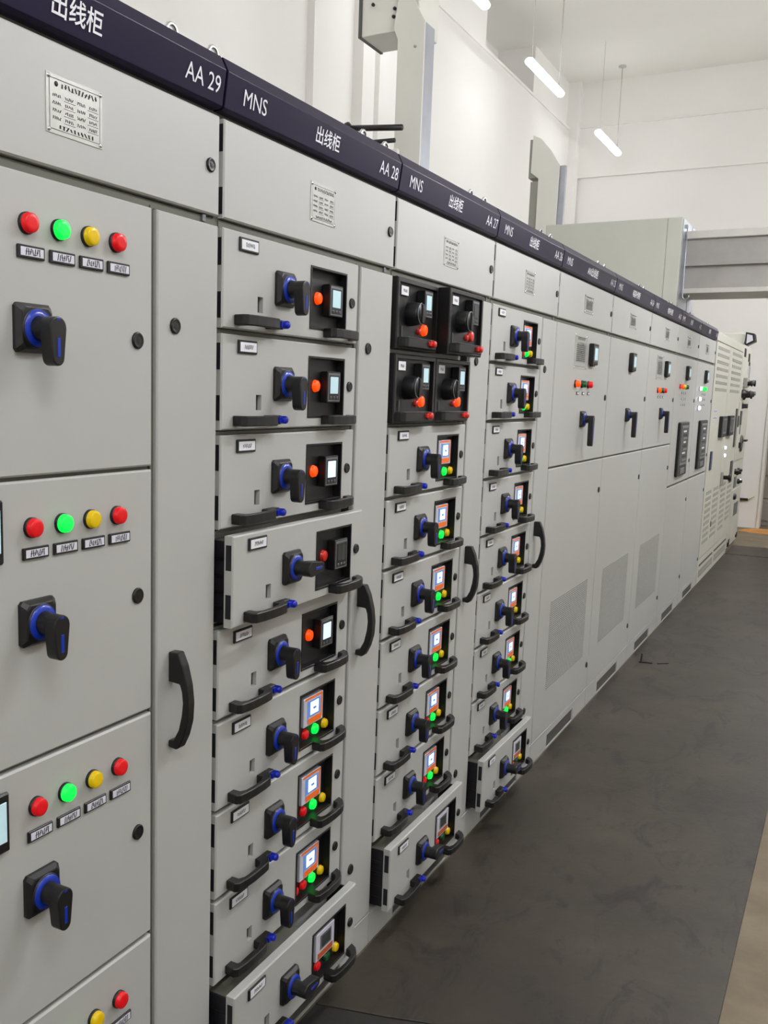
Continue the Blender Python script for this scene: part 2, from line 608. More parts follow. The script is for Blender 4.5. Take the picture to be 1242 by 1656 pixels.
def m_drawerplate(seed):
    b = MB()
    b.box(0, 0.0042, -0.0355, 0.0355, -0.0135, 0.0135, BLACKG, 0.0015)
    b.box(0.004, 0.005, -0.0295, 0.0305, -0.0093, 0.0093, WHITEP)
    b.strokes(-0.016, 0.017, -0.0042, 0.0042, 0.0053, 7, INK, seed)
    return b.mesh('name_strip')


ME_LP = [m_lampplate(s) for s in range(4)]
ME_DP = [m_drawerplate(s + 20) for s in range(5)]


def m_nameplate(w_, h_, seed, style=0):
    b = MB()
    y0, y1, z0, z1 = -w_ / 2, w_ / 2, -h_ / 2, h_ / 2
    b.box(0, 0.0012, y0, y1, z0, z1, ALU, 0.0004)
    x = 0.0016
    t = 0.0008 * max(1, w_ / 0.13)
    i = 0.006 * w_ / 0.12
    for a in ((y0 + i, y1 - i, z1 - i - t, z1 - i), (y0 + i, y1 - i, z0 + i, z0 + i + t), (y0 + i, y0 + i + t, z0 + i, z1 - i), (y1 - i - t, y1 - i, z0 + i, z1 - i)):
        b.quad([(x, a[0], a[2]), (x, a[1], a[2]), (x, a[1], a[3]), (x, a[0], a[3])], INK)
    for sy in (-1, 1):
        for sz in (-1, 1):
            b.lathe([(0.001, 0.0035), (0.0028, 0.003), (0.0034, 0)], sy * (w_ / 2 - 0.005), sz * (h_ / 2 - 0.005), CHROME, 10)
    if style == 1:
        n = 13
        for k in range(n):
            c = y0 + w_ * (0.16 + 0.7 * k / (n - 1))
            b.strokes(c - w_ * .018, c + w_ * .018, z0 + h_ * .2, z0 + h_ * .78, x, 1, INK, seed + k)
        b.strokes(y0 + w_ * .2, y1 - w_ * .2, z0 + h_ * .84, z0 + h_ * .92, x, 12, INK, seed)
        for k in range(9):
            zz = z0 + h_ * (.24 + .055 * k)
            b.quad([(x, y0 + w_ * .15, zz), (x, y1 - w_ * .15, zz), (x, y1 - w_ * .15, zz + h_ * .015), (x, y0 + w_ * .15, zz + h_ * .015)], INK)
    else:
        b.lathe([(0.0012, h_ * .045), (0.0017, h_ * .045), (0.0018, 0)], y0 + w_ * .17, z0 + h_ * .84, INK, 14)
        b.strokes(y0 + w_ * .24, y1 - w_ * .1, z0 + h_ * .79, z0 + h_ * .88, x, 11, INK, seed)
        for r in range(4):
            zz = z0 + h_ * (.62 - r * .125)
            for c in range(4):
                a = y0 + w_ * (.1 + c * .215)
                b.strokes(a, a + w_ * .15, zz, zz + h_ * .055, x, 5, INK, seed + r * 5 + c)
            zz -= h_ * .028
            b.quad([(x, y0 + w_ * .3, zz), (x, y0 + w_ * .5, zz), (x, y0 + w_ * .5, zz + t * .8), (x, y0 + w_ * .3, zz + t * .8)], INK)
            b.quad([(x, y0 + w_ * .72, zz), (x, y0 + w_ * .92, zz), (x, y0 + w_ * .92, zz + t * .8), (x, y0 + w_ * .72, zz + t * .8)], INK)
        b.strokes(y0 + w_ * .2, y1 - w_ * .16, z0 + h_ * .1, z0 + h_ * .17, x, 10, INK, seed + 77)
    return b.mesh('nameplate')


ME_NP = [m_nameplate(0.124, 0.086, 3), m_nameplate(0.118, 0.084, 9), m_nameplate(0.118, 0.084, 31)]
ME_NPB = m_nameplate(0.16, 0.08, 41, 1)
ME_NPL = m_nameplate(0.215, 0.15, 55, 1)


def m_bow():
    b = MB()
    o = [(0, 1.096), (0.022, 1.097), (0.034, 1.072), (0.044, 1.035), (0.048, 1.0), (0.046, 0.965), (0.038, 0.935), (0.026, 0.910), (0.018, 0.905), (0, 0.908),
         (0, 0.921), (0.012, 0.923), (0.024, 0.945), (0.031, 0.975), (0.0335, 1.0), (0.031, 1.022), (0.026, 1.036), (0, 1.038)]
    b.prism(o, 'y', -0.0105, 0.0105, BLACK, 0.0018)
    return b.mesh('door_handle')


ME_BOW = m_bow()


def m_hl():
    b = MB()
    o = [(0, 0.050), (0.024, 0.047), (0.0325, 0.055), (0.036, 0.085), (0.037, 0.115), (0.036, 0.15), (0.034, 0.172), (0.026, 0.186), (0, 0.205),
         (0, 0.166), (0.018, 0.163), (0.0235, 0.150), (0.026, 0.115), (0.024, 0.085), (0.018, 0.073), (0, 0.073)]
    b.prism(o, 'z', -0.0105, 0.0105, BLACK, 0.0018)
    b.box(0, 0.016, 0.168, 0.218, -0.009, 0.0105, BLACK, 0.002)
    return b.mesh('drawer_handle')


def m_hr():
    b = MB()
    o = [(0, 0.420), (0.024, 0.418), (0.0325, 0.426), (0.036, 0.455), (0.037, 0.49), (0.0355, 0.525), (0.030, 0.547), (0.018, 0.566), (0, 0.578),
         (0, 0.545), (0.014, 0.540), (0.0235, 0.525), (0.026, 0.49), (0.024, 0.46), (0.018, 0.446), (0, 0.446)]
    b.prism(o, 'z', -0.0105, 0.0105, BLACK, 0.0018)
    return b.mesh('drawer_handle')


def m_latch():
    b = MB()
    b.lathe([(0.008, 0.0065), (0.013, 0.0085), (0.028, 0.0085), (0.031, 0.0065), (0.0315, 0)], 0.214, 0, BLUEK, 14)
    b.box(0.010, 0.024, 0.196, 0.214, -0.006, 0.006, BLUEK, 0.001)
    return b.mesh('release_latch')


ME_HL, ME_HR, ME_LATCH = m_hl(), m_hr(), m_latch()
WY0, WY1, WZ0, WZ1 = 0.360, 0.527, -0.171, -0.041


def m_tray():
    b = MB()
    d = -0.018
    q = [(WY0, WZ0), (WY1, WZ0), (WY1, WZ1), (WY0, WZ1)]
    g = 0.0004
    b.quad([(d, *q[0]), (d, *q[1]), (d, *q[2]), (d, *q[3])], BLACK)
    qi = [(WY0 + g, WZ0 + g), (WY1 - g, WZ0 + g), (WY1 - g, WZ1 - g), (WY0 + g, WZ1 - g)]
    for i in range(4):
        a, c = qi[i], qi[(i + 1) % 4]
        b.quad([(0.0015, *a), (d, *a), (d, *c), (0.0015, *c)], BLACK)
    r = 0.005
    b.box(0.0003, 0.0022, WY0 - r, WY1 + r, WZ1, WZ1 + r, BLACKG, 0.0006)
    b.box(0.0003, 0.0022, WY0 - r, WY1 + r, WZ0 - r, WZ0, BLACKG, 0.0006)
    b.box(0.0003, 0.0022, WY0 - r, WY0, WZ0, WZ1, BLACKG, 0.0006)
    b.box(0.0003, 0.0022, WY1, WY1 + r, WZ0, WZ1, BLACKG, 0.0006)
    return b.mesh('display_recess')


ME_TRAY = m_tray()


def m_meter(M, y0=0.446, y1=0.512, z0=-0.141, z1=-0.068, xb=-0.0175, xf=0.002):
    b = MB()
    b.box(xb, xf, y0, y1, z0, z1, BLACKG, 0.0015)
    w_, h_ = y1 - y0, z1 - z0
    x = xf + 0.0008
    b.box(xf - .001, x, y0 + w_ * .06, y1 - w_ * .06, z0 + h_ * .04, z1 - h_ * .05, SILV, 0.0004)
    b.box(xf - .0005, x + 0.0004, y0 + w_ * .11, y1 - w_ * .11, z0 + h_ * .08, z1 - h_ * .12, BLACKG, 0.0003)
    b.box(xf, x + 0.0012, y0 + w_ * .18, y1 - w_ * .22, z0 + h_ * .29, z1 - h_ * .17, M, 0.0004)
    for k in range(3):
        c = y0 + w_ * (.26 + .24 * k)
        b.lathe([(x, h_ * .05), (x + 0.0012, h_ * .05), (x + 0.0013, h_ * .025)], c, z0 + h_ * .16, SILV, 10)
    return b.mesh('digital_meter')


ME_METER = [m_meter(LCD), m_meter(LCDW), m_meter(LCDO)]


def m_screen(lit=True):
    b = MB()
    y0, y1, z0, z1 = 0.382, 0.479, -0.127, -0.054
    xb, xf = -0.0175, -0.003
    b.box(xb, xf, y0, y1, z0, z1, SCRB, 0.0015)

    def layer(a0, a1, c0, c1, x, M):
        Y = lambda t: y0 + (y1 - y0) * t
        Z = lambda t: z0 + (z1 - z0) * t
        b.box(xf - 0.0003, xf + x, Y(a0), Y(a1), Z(c0), Z(c1), M)
    if lit:
        layer(.06, .95, .91, .985, 0.0005, SCRO)
        layer(.17, .24, .12, .88, 0.0005, SCRBL)
        layer(.20, .90, .05, .25, 0.0008, SCRO)
        layer(.88, .94, .12, .90, 0.0005, SCRO)
        layer(.20, .84, .30, .86, 0.0008, SCRBL)
        layer(.32, .74, .36, .80, 0.0012, SCRW)
        layer(.46, .62, .52, .60, 0.0014, SCRBL)
    else:
        layer(.10, .90, .06, .26, 0.0008, SCROO)
        layer(.22, .82, .34, .86, 0.0008, SILV)
        layer(.32, .74, .40, .80, 0.0012, LCDO)
    return b.mesh('display_screen')


ME_SCR = {True: m_screen(True), False: m_screen(False)}


def m_button(M, r=0.0125, x0=-0.0175, xf=-0.009):
    b = MB()
    b.lathe([(x0, r * 1.12), (x0 + 0.002, r * 1.12), (x0 + 0.003, r), (xf - 0.0015, r), (xf, r * .88), (xf + 0.0006, 0)], 0, 0, M, 20)
    return b.mesh('push_button')


ME_BTN = {'o': m_button(ORNL, 0.0128), 'd': m_button(REDB, 0.0128), 'r': m_button(RED, 0.0115), 'R': m_button(ORNL, 0.0115),
          'g': m_button(GRNL, 0.0125), 'G': m_button(GRN, 0.0120), 'y': m_button(YEL, 0.0115)}
BTN_LABEL = {'o': 'lit orange push button', 'd': 'unlit red push button', 'r': 'red push button', 'R': 'lit orange-red push button', 'g': 'lit green push button', 'G': 'unlit dark green push button', 'y': 'yellow push button'}


def m_drawer():
    b = MB()
    xb = -0.021
    b.panel(0.010, 0.594, -0.197, -0.0075, xb, 0.0, PAINT, 0.0028,
            holes=[(WY0, WY1, WZ0, WZ1, None), (0.137, 0.158, -0.158, -0.126, 0.010, mat('slot_shadow_grey', (70, 70, 62), 0.6, vary=0.05))])
    # black slots in the left flange
    for z0, z1 in ((-0.078, -0.026), (-0.178, -0.128)):
        b.box(-0.017, -0.004, 0.0092, 0.0102, z0, z1, DARKIN)
    # side cheeks of the withdrawable chassis behind the front
    b.box(-0.115, xb, 0.016, 0.022, -0.190, -0.020, DARKIN)
    b.box(-0.115, xb, 0.582, 0.588, -0.190, -0.020, DARKIN)
    b.box(-0.115, xb, 0.022, 0.582, -0.190, -0.186, DARKIN)
    b.box(-0.115, xb, 0.022, 0.340, -0.024, -0.020, FRAME)
    for k in range(4):
        b.box(-0.10, -0.024, 0.0135, 0.016, -0.06 - k * 0.034, -0.052 - k * 0.034, BLACKG, 0.001)
    return b.mesh('drawer')


ME_DRAWER = m_drawer()


def make_drawer(cab, ztop, kind, pull=0.0, lever='down', buttons='rgy', lit=True, seed=0, lcd=0):
    d = put('drawer', ME_DRAWER, cab, (pull, 0, ztop))
    if pull:
        d['label'] = 'drawer pulled forward with its lever turned to the right'
    put('name_strip', ME_DP[seed % 5], d, (0, 0.0985, -0.0305))
    put('rotary_switch', ME_ROT if lever == 'down' else ME_ROTR, d, (0, 0.240, -0.102), 'black lever switch with blue collar')
    put('display_recess', ME_TRAY, d)
    put('door_lock', ME_LOCK, d, (0, 0.560, -0.102)).scale = (1, .85, .85)
    put('drawer_handle', ME_HL, d, (0, 0, -0.179))
    put('drawer_handle', ME_HR, d, (0, 0, -0.181))
    put('release_latch', ME_LATCH, d, (0, 0, -0.178), 'blue release latch')
    if kind == 'A':
        put('digital_meter', ME_METER[lcd], d)
        c = 'd' if lcd == 2 else 'o'
        put('push_button', ME_BTN[c], d, (0, 0.4195, -0.103), BTN_LABEL[c])
    else:
        put('display_screen', ME_SCR[lit], d, (0, 0, 0), 'lit colour display' if lit else 'colour display switched off')
        ys = [0.411, 0.461, 0.5105] if len(buttons) == 3 else [0.380, 0.420, 0.465, 0.511]
        for c, y in zip(buttons, ys):
            put('push_button', ME_BTN[c], d, (0, y, -0.152), BTN_LABEL[c])
    return d


# compact quarter-width drawers
def m_compact():
    b = MB()
    W, Z0, Z1 = 0.286, -0.196, -0.008
    xf = 0.008
    b.panel(0, W, Z0, Z1, -0.03, xf, BLACK, 0.003, holes=[(0.014, W - 0.014, Z0 + 0.03, Z1 - 0.012, 0.012, BLACKG)])
    b.box(-0.11, -0.03, 0.01, W - 0.01, Z0 + 0.008, Z1 - 0.008, BLACK, 0.002)
    b.box(-0.0035, 0.0, 0.052, 0.0545, -0.162, -0.134, SILV)
    return b.mesh('drawer')


def m_cknob(k):
    b = MB()
    b.lathe([(-0.004, 0.034), (0.012, 0.033), (0.030, 0.030), (0.040, 0.027), (0.0415, 0)], 0, 0, BLACKG, 26)
    for i in range(14):
        pass
    a0, a1 = (100, 280) if k == 0 else (40, 300)
    pts = [(0.0395, 0.0285 * math.cos(math.radians(a)), 0.0285 * math.sin(math.radians(a))) for a in range(a0, a1 + 1, 12)]
    b.tube(pts, 0.0016, SILV, 6)
    b.box(0.040, 0.0445, -0.006, 0.006, -0.026, 0.026, BLACKG, 0.002)
    return b.mesh('rotary_switch')


def m_cbar():
    b = MB()
    o = [(0.006, 0.012), (0.026, 0.016), (0.032, 0.03), (0.034, 0.13), (0.032, 0.22), (0.026, 0.236), (0.006, 0.24)]
    b.prism(o, 'z', -0.013, 0.013, BLACKG, 0.002)
    b.box(0.0145, 0.0335, 0.02, 0.20, 0.0128, 0.0138, SILV)  # highlight along the bar's top, put in as a silver strip
    return b.mesh('drawer_handle')


def m_clatch():
    b = MB()
    b.lathe([(0.030, 0.009), (0.040, 0.010), (0.046, 0.009), (0.0465, 0)], 0, 0, REDB, 12)
    b.box(0.028, 0.040, -0.022, 0.0, -0.006, 0.006, REDB, 0.0015)
    return b.mesh('release_latch')


def m_cstrip():
    b = MB()
    b.box(-0.005, 0.001, -0.026, 0.026, -0.013, 0.013, BLACKG, 0.001)
    b.box(0.0005, 0.0018, -0.023, 0.024, -0.012, 0.012, WHITEP)
    b.strokes(-0.012, 0.014, -0.004, 0.004, 0.0021, 6, INK, 5)
    return b.mesh('name_strip')


ME_C = dict(d=m_compact(), k0=m_cknob(0), k1=m_cknob(1), bar=m_cbar(), latch=m_clatch(), strip=m_cstrip(),
            meter=m_meter(LCD, 0.156, 0.214, -0.104, -0.030, -0.004, 0.020), meter0=m_meter(LCDO, 0.156, 0.214, -0.104, -0.030, -0.004, 0.020),
            bo=m_button(ORNL, 0.0150, -0.004, 0.006), br=m_button(REDB, 0.0150, -0.004, 0.006), sm=m_button(REDB, 0.0085, -0.004, 0.004))


def make_compact(cab, y, ztop, pull=0.0, on=True):
    d = put('drawer', ME_C['d'], cab, (pull, y, ztop), 'small black drawer with grey knob rim' if not pull else 'small black drawer pulled forward')
    put('name_strip', ME_C['strip'], d, (0, 0.060, -0.040))
    put('rotary_switch', ME_C['k0' if on else 'k1'], d, (-0.006, 0.108, -0.098))
    put('digital_meter', ME_C['meter' if on else 'meter0'], d)
    put('push_button', ME_C['bo' if on else 'br'], d, (0, 0.206, -0.136), 'lit orange push button' if on else 'red push button')
    put('push_button', ME_C['sm'], d, (0, 0.170, -0.142), 'small red push button')
    put('drawer_handle', ME_C['bar'], d, (0, 0, -0.178))
    put('release_latch', ME_C['latch'], d, (0, 0.186, -0.176), 'red release latch')
    return d


# ------------------------------------------------------------------ cabinet shell
DEPTH = 1.0


def fx(z):    # header panel leans out slightly
    return 0.0035 + (z - 2.116) / (2.182 - 2.116) * 0.009


def cabinet(y0, y1, label, sign, split=None, plate=0, levels=(), vent=None, plateY=None, cn='出线柜', end=False):
    """row cabinet: y0..y1 along the wall; parts are built in local coordinates from its left edge"""
    W = y1 - y0
    c = thing('switchgear_cabinet', label, 'cabinet', (0, y0, 0), 'switchgear cabinets in the row')
    b = MB()
    b.box(-DEPTH, -0.030, 0.002, W - 0.002, 0.10, 2.19, PAINT)
    # front frame seen in the joints
    b.box(-0.030, -0.012, 0.0, 0.007, 0.10, 2.10, FRAME)
    b.box(-0.030, -0.012, W - 0.007, W, 0.10, 2.10, FRAME)
    if split:
        b.box(-0.030, -0.008, split - 0.004, split + 0.004, 0.10, 1.905, FRAME)
    b.box(-0.030, -0.010, 0.007, W - 0.007, 1.901, 1.914, FRAME)
    for z in levels:
        b.box(-0.030, -0.012, 0.007, (split or W) - 0.006, z - 0.003, z + 0.003, FRAME)
    b.box(-0.030, -0.022, 0, W, 2.100, 2.116, FRAME)
    b.box(-0.05, -0.006, W - 0.05, W - 0.04, 1.903, 1.915, SILV)
    b.build('body', c)
    # plinth
    b = MB()
    b.panel(0.0015, W - 0.0015, 0.0, 0.098, -0.05, -0.003, PAINT, 0.0015, holes=[(vent[0], vent[1], 0.004, 0.066, 0.006, PLV)] if vent else [])
    b.box(-0.05, 0.001, 0.0015, W - 0.0015, 0.0985, 0.103, PAINT, 0.001)
    if vent:
        for k in range(10):
            z = 0.009 + k * 0.0058
            b.box(-0.0088, -0.0076, vent[0] + 0.004, vent[1] - 0.004, z, z + 0.0022, PLV)
    b.build('plinth', c)
    # header
    b = MB()
    o = [(fx(2.116), 2.116), (fx(2.180), 2.180), (-0.0015, 2.2065), (-0.06, 2.210), (-0.06, 2.112), (-0.004, 2.112)]
    b.prism(o, 'y', 0.0035 if not end else 0.001, W - 0.0035, NAVY, 0.0012, 2)
    h = b.build('header_panel', c)
    f = lambda z: fx(z) + 0.0012
    m_ = plateY if plateY is not None else W * 0.5
    hw = 0.055 + 0.02 * max(0, len(cn) - 3)
    for s_, ya, yb, za, zb in ((sign[0], 0.062, 0.145, 2.134, 2.164), (cn, m_ - hw, m_ + hw, 2.132, 2.168), (sign[1], W - 0.125, W - 0.018, 2.134, 2.164)):
        if s_:
            b = MB()
            add_text(b, s_, ya, yb, za, zb, f, WHITEP)
            b.build('lettering', h)
    # eye bolts on the roof
    for y in (0.075, W - 0.058):
        b = MB()
        pts = [(0, 0.0155 * math.cos(a), 0.0155 * math.sin(a)) for a in [math.radians(k) for k in range(-90, 271, 20)]]
        b.tube(pts, 0.0045, CHROME, 8)
        b.lathe([(-0.012, 0.0)], 0, 0, CHROME, 8)
        b.box(-0.010, 0.010, -0.010, 0.010, -0.036, -0.016, CHROME, 0.002)
        b.build('lifting_eye', c, (-0.075, y, 2.241))
    # top door
    b = MB()
    b.panel(0.010, W - 0.005, 1.917, 2.099, -0.020, 0.0, PAINT, 0.0028)
    for z0, z1 in ((1.925, 1.975), (2.04, 2.09)):
        b.box(-0.017, -0.003, 0.0092, 0.0102, z0, z1, DARKIN)
    d = b.build('door', c)
    pm, psz = (ME_NP[plate % 3], 0.0) if W < 0.9 else (ME_NPB, 0)
    put('nameplate', pm, d, (0, plateY if plateY is not None else W * 0.5, 2.0095))
    put('door_lock', ME_LOCK, d, (0, W - 0.036, 2.005)).scale = (1, .9, .9)
    return c


def cable_door(c, W, y0=0.602):
    b = MB()
    b.panel(y0 + 0.006, W - 0.006, 0.106, 1.899, -0.020, 0.0, PAINT, 0.0028)
    d = b.build('cable_door', c)
    for z in (1.703, 0.297):
        put('door_lock', ME_LOCK, d, (0, y0 + 0.056, z))
    put('door_handle', ME_BOW, d, (0, y0 + 0.052, 0), 'black bow handle')
    return d


YB_ = [0.778, 1.578, 2.379, 3.173, 3.979, 4.962, 5.987, 6.988, 7.954, 8.940]
# ---- cabinet 1: four doors with lamps
c = cabinet(YB_[0], YB_[1], 'nearest cabinet, at the left edge, signed AA 29, with rows of round coloured lamps', ('MNS', 'AA 29'),
            0.601, 0, [1.448, 0.9945, 0.5475], plateY=0.403)
tops = [1.899, 1.4455, 0.9915, 0.5445]
bots = [1.452, 0.9995, 0.553, 0.107]
for i in range(4):
    b = MB()
    b.panel(0.010, 0.5935, bots[i], tops[i], -0.020, 0.0, PAINT, 0.0032)
    d = b.build('door', c)
    for j, k in enumerate('rgyr'):
        put('indicator_lamp', ME_LAMP[k], d, (0, 0.297 + 0.0662 * j, 1.8265 - 0.454 * i), {'r': 'red indicator lamp', 'g': 'lit green indicator lamp', 'y': 'amber indicator lamp'}[k])
        put('name_strip', ME_LP[j], d, (0, 0.304 + 0.0657 * j, 1.7855 - (0, .453, .911, 1.365)[i] - (0, .0, .003, .004)[i]))
    put('rotary_switch', ME_ROT, d, (0, 0.3035, 1.6745 - 0.4515 * i), 'black lever switch with blue collar')
    put('door_lock', ME_LOCK, d, (0, 0.552, 1.671 - 0.450 * i))
    if i:
        b = MB()
        z1, z0 = tops[i] - 0.025, tops[i] - 0.122
        b.box(0, 0.008, 0.146, 0.236, z0, z1, BLACK, 0.003)
        b.box(0.007, 0.0092, 0.156, 0.228, z0 + 0.018, z1 - 0.014, LCD, 0.0006)
        b.build('digital_meter', d)
cable_door(c, 0.8)

# ---- cabinet 2
W = YB_[2] - YB_[1]
ZT = 1.908
lv = [ZT - 0.2 * k - 0.003 for k in range(1, 9)]
c = cabinet(YB_[1], YB_[2], 'second cabinet from the left, its upper drawers with orange buttons, lower ones with screens', ('MNS', 'AA 28'),
            0.601, 1, lv, vent=(0.17, 0.62), plateY=0.405)
for k in range(9):
    zt = ZT - 0.2 * k
    if k < 5:
        make_drawer(c, zt, 'A', 0.033 if k == 3 else 0, 'right' if k == 3 else 'down', seed=k, lcd=2 if k == 3 else (0 if k < 2 else 1))
    else:
        make_drawer(c, zt, 'B', 0.052 if k == 8 else 0, 'right' if k == 8 else 'down', 'rGy' if k == 8 else ('rrgy' if k == 7 else 'rgy'), k != 8, k)
cable_door(c, W)

# ---- cabinet 3
W = YB_[3] - YB_[2]
c = cabinet(YB_[2], YB_[3], 'third cabinet from the left, with four small black drawers above seven grey ones', ('MNS', 'AA 27'),
            0.601, 2, lv[1:], vent=(0.17, 0.62), plateY=0.399)
make_compact(c, 0.012, ZT)
make_compact(c, 0.303, ZT, 0.034, on=False)
make_compact(c, 0.012, ZT - 0.2)
make_compact(c, 0.303, ZT - 0.2)
for k in range(2, 9):
    zt = ZT - 0.2 * k
    make_drawer(c, zt, 'B', 0.052 if k == 8 else 0, 'right' if k == 8 else 'down', {8: 'rGy', 5: 'Rgy'}.get(k, 'rgy'), k != 8, k + 3)
cable_door(c, W)

# ---- cabinet 4
W = YB_[4] - YB_[3]
c = cabinet(YB_[3], YB_[4], 'fourth cabinet from the left, the last one with a column of grey drawers', ('MNS', 'AA 26'),
            0.601, 1, lv, vent=(0.17, 0.62), plateY=0.403)
for k in range(9):
    zt = ZT - 0.2 * k
    make_drawer(c, zt, 'B', 0.052 if k == 8 else 0, 'right' if k == 8 else 'down', 'rGy' if k == 8 else 'rgy', k != 8, k + 6)
cable_door(c, W)


# ---- cabinets 5 to 9
def m_bigmeter():
    b = MB()
    b.box(0, 0.022, -0.05, 0.05, -0.048, 0.048, BLACKG, 0.003)
    b.box(0.0215, 0.0235, -0.036, 0.036, -0.034, 0.036, SILV, 0.001)
    b.box(0.0225, 0.0245, -0.028, 0.028, -0.026, 0.028, LCD, 0.0006)
    b.box(0.0, 0.016, -0.02, 0.02, -0.054, -0.047, BLACKG, 0.001)
    return b.mesh('digital_meter')


ME_BM = m_bigmeter()


def m_lamp2(M):
    b = MB()
    b.lathe([(0, 0.017), (0.006, 0.017), (0.007, 0.014)], 0, 0, BLACKG, 16)
    b.lathe([(0.006, 0.0155), (0.020, 0.015), (0.023, 0.012), (0.024, 0)], 0, 0, M, 16)
    return b.mesh('indicator_lamp')


L2 = {'R': m_lamp2(REDL), 'r': m_lamp2(RED), 'g': m_lamp2(GRN), 'G': m_lamp2(GRNL), 'y': m_lamp2(YEL), 'O': m_lamp2(ORNL), 'w': m_lamp2(mat('white_lamp_glare_lit', (240, 240, 255), 0.3, emis=3.0, vary=0.02))}
NM = {'R': 'lit red indicator lamp', 'r': 'red indicator lamp', 'g': 'green indicator lamp', 'G': 'lit green indicator lamp', 'y': 'yellow indicator lamp', 'O': 'lit orange indicator lamp', 'w': 'lit white lamp or glare spot'}


def m_ministrip():
    b = MB()
    b.box(0, 0.002, -0.020, 0.020, -0.007, 0.007, INK)
    b.box(0.0019, 0.0026, -0.012, 0.017, -0.0045, 0.0045, PAPER)
    return b.mesh('name_strip')


ME_MS = m_ministrip()


def grille(parent, y0, y1, z0, z1):
    b = MB()
    b.box(0.0002, 0.0006, y0, y1, z0, z1, MESHD)
    n = 42
    p = (z1 - z0) / n
    for k in range(n + 1):
        z = z0 + k * p
        b.box(0.0006, 0.0022, y0, y1, z - p * 0.17, z + p * 0.17, PAINT)
    mcols = 44
    q = (y1 - y0) / mcols
    for k in range(mcols + 1):
        y = y0 + k * q
        b.box(0.0006, 0.0016, y - q * 0.15, y + q * 0.15, z0, z1, PAINT)
    g = b.build('vent_grille', parent)
    g['kind'] = 'stuff'
    return g


specs5 = [
    (4, 'fifth cabinet from the left, wide, with a large metal plate, three lamps, one lever', 'AA 25', 'AN出线柜'),
    (5, 'sixth cabinet from the left, wide, long lever but no lamps', 'AA 24', '电容补偿柜'),
    (6, 'seventh cabinet from the left, wide, with lamps and long lever beside the breaker cabinets', 'AA 23', '电容补偿柜'),
]
for idx, lab, code, cn in specs5:
    y0, y1 = YB_[idx], YB_[idx + 1]
    W = y1 - y0
    c = cabinet(y0, y1, lab, ('MNS', code), None, 1, [1.302], vent=(0.26, W - 0.26), plateY=0.50 if idx != 6 else 0.55, cn=cn)
    b = MB()
    b.panel(0.006, W - 0.006, 1.306, 1.899, -0.020, 0.0, PAINT, 0.0028)
    d = b.build('door', c)
    my = {4: 0.575, 5: 0.49, 6: 0.565}[idx]
    put('digital_meter', ME_BM, d, (0, my + 0.03, 1.795))
    if idx != 5:
        put('nameplate', ME_NPL, d, (0, 0.405 if idx == 4 else 0.375, 1.797))
        for k, ch in enumerate('Ogr'):
            put('indicator_lamp', L2[ch], d, (0, 0.345 + 0.115 * k if idx == 4 else 0.36 + k * 0.105, 1.657), NM[ch])
            put('name_strip', ME_MS, d, (0, 0.395 + 0.10 * k if idx == 4 else 0.40 + k * 0.08, 1.616))
    put('rotary_switch', ME_ROTL, d, (0, 0.503 if idx != 6 else 0.51, 1.50 if idx == 4 else 1.512), 'long black lever switch with blue collar')
    put('door_lock', ME_LOCK, d, (0, W - 0.045, 1.600))
    b = MB()
    b.panel(0.006, W - 0.006, 0.106, 1.298, -0.020, 0.0, PAINT, 0.0028)
    d = b.build('door', c)
    grille(d, 0.175 if idx != 5 else 0.19, 0.84, 0.303, 0.705)
    for z in (1.143, 0.237):
        put('door_lock', ME_LOCK, d, (0, W - 0.042, z))

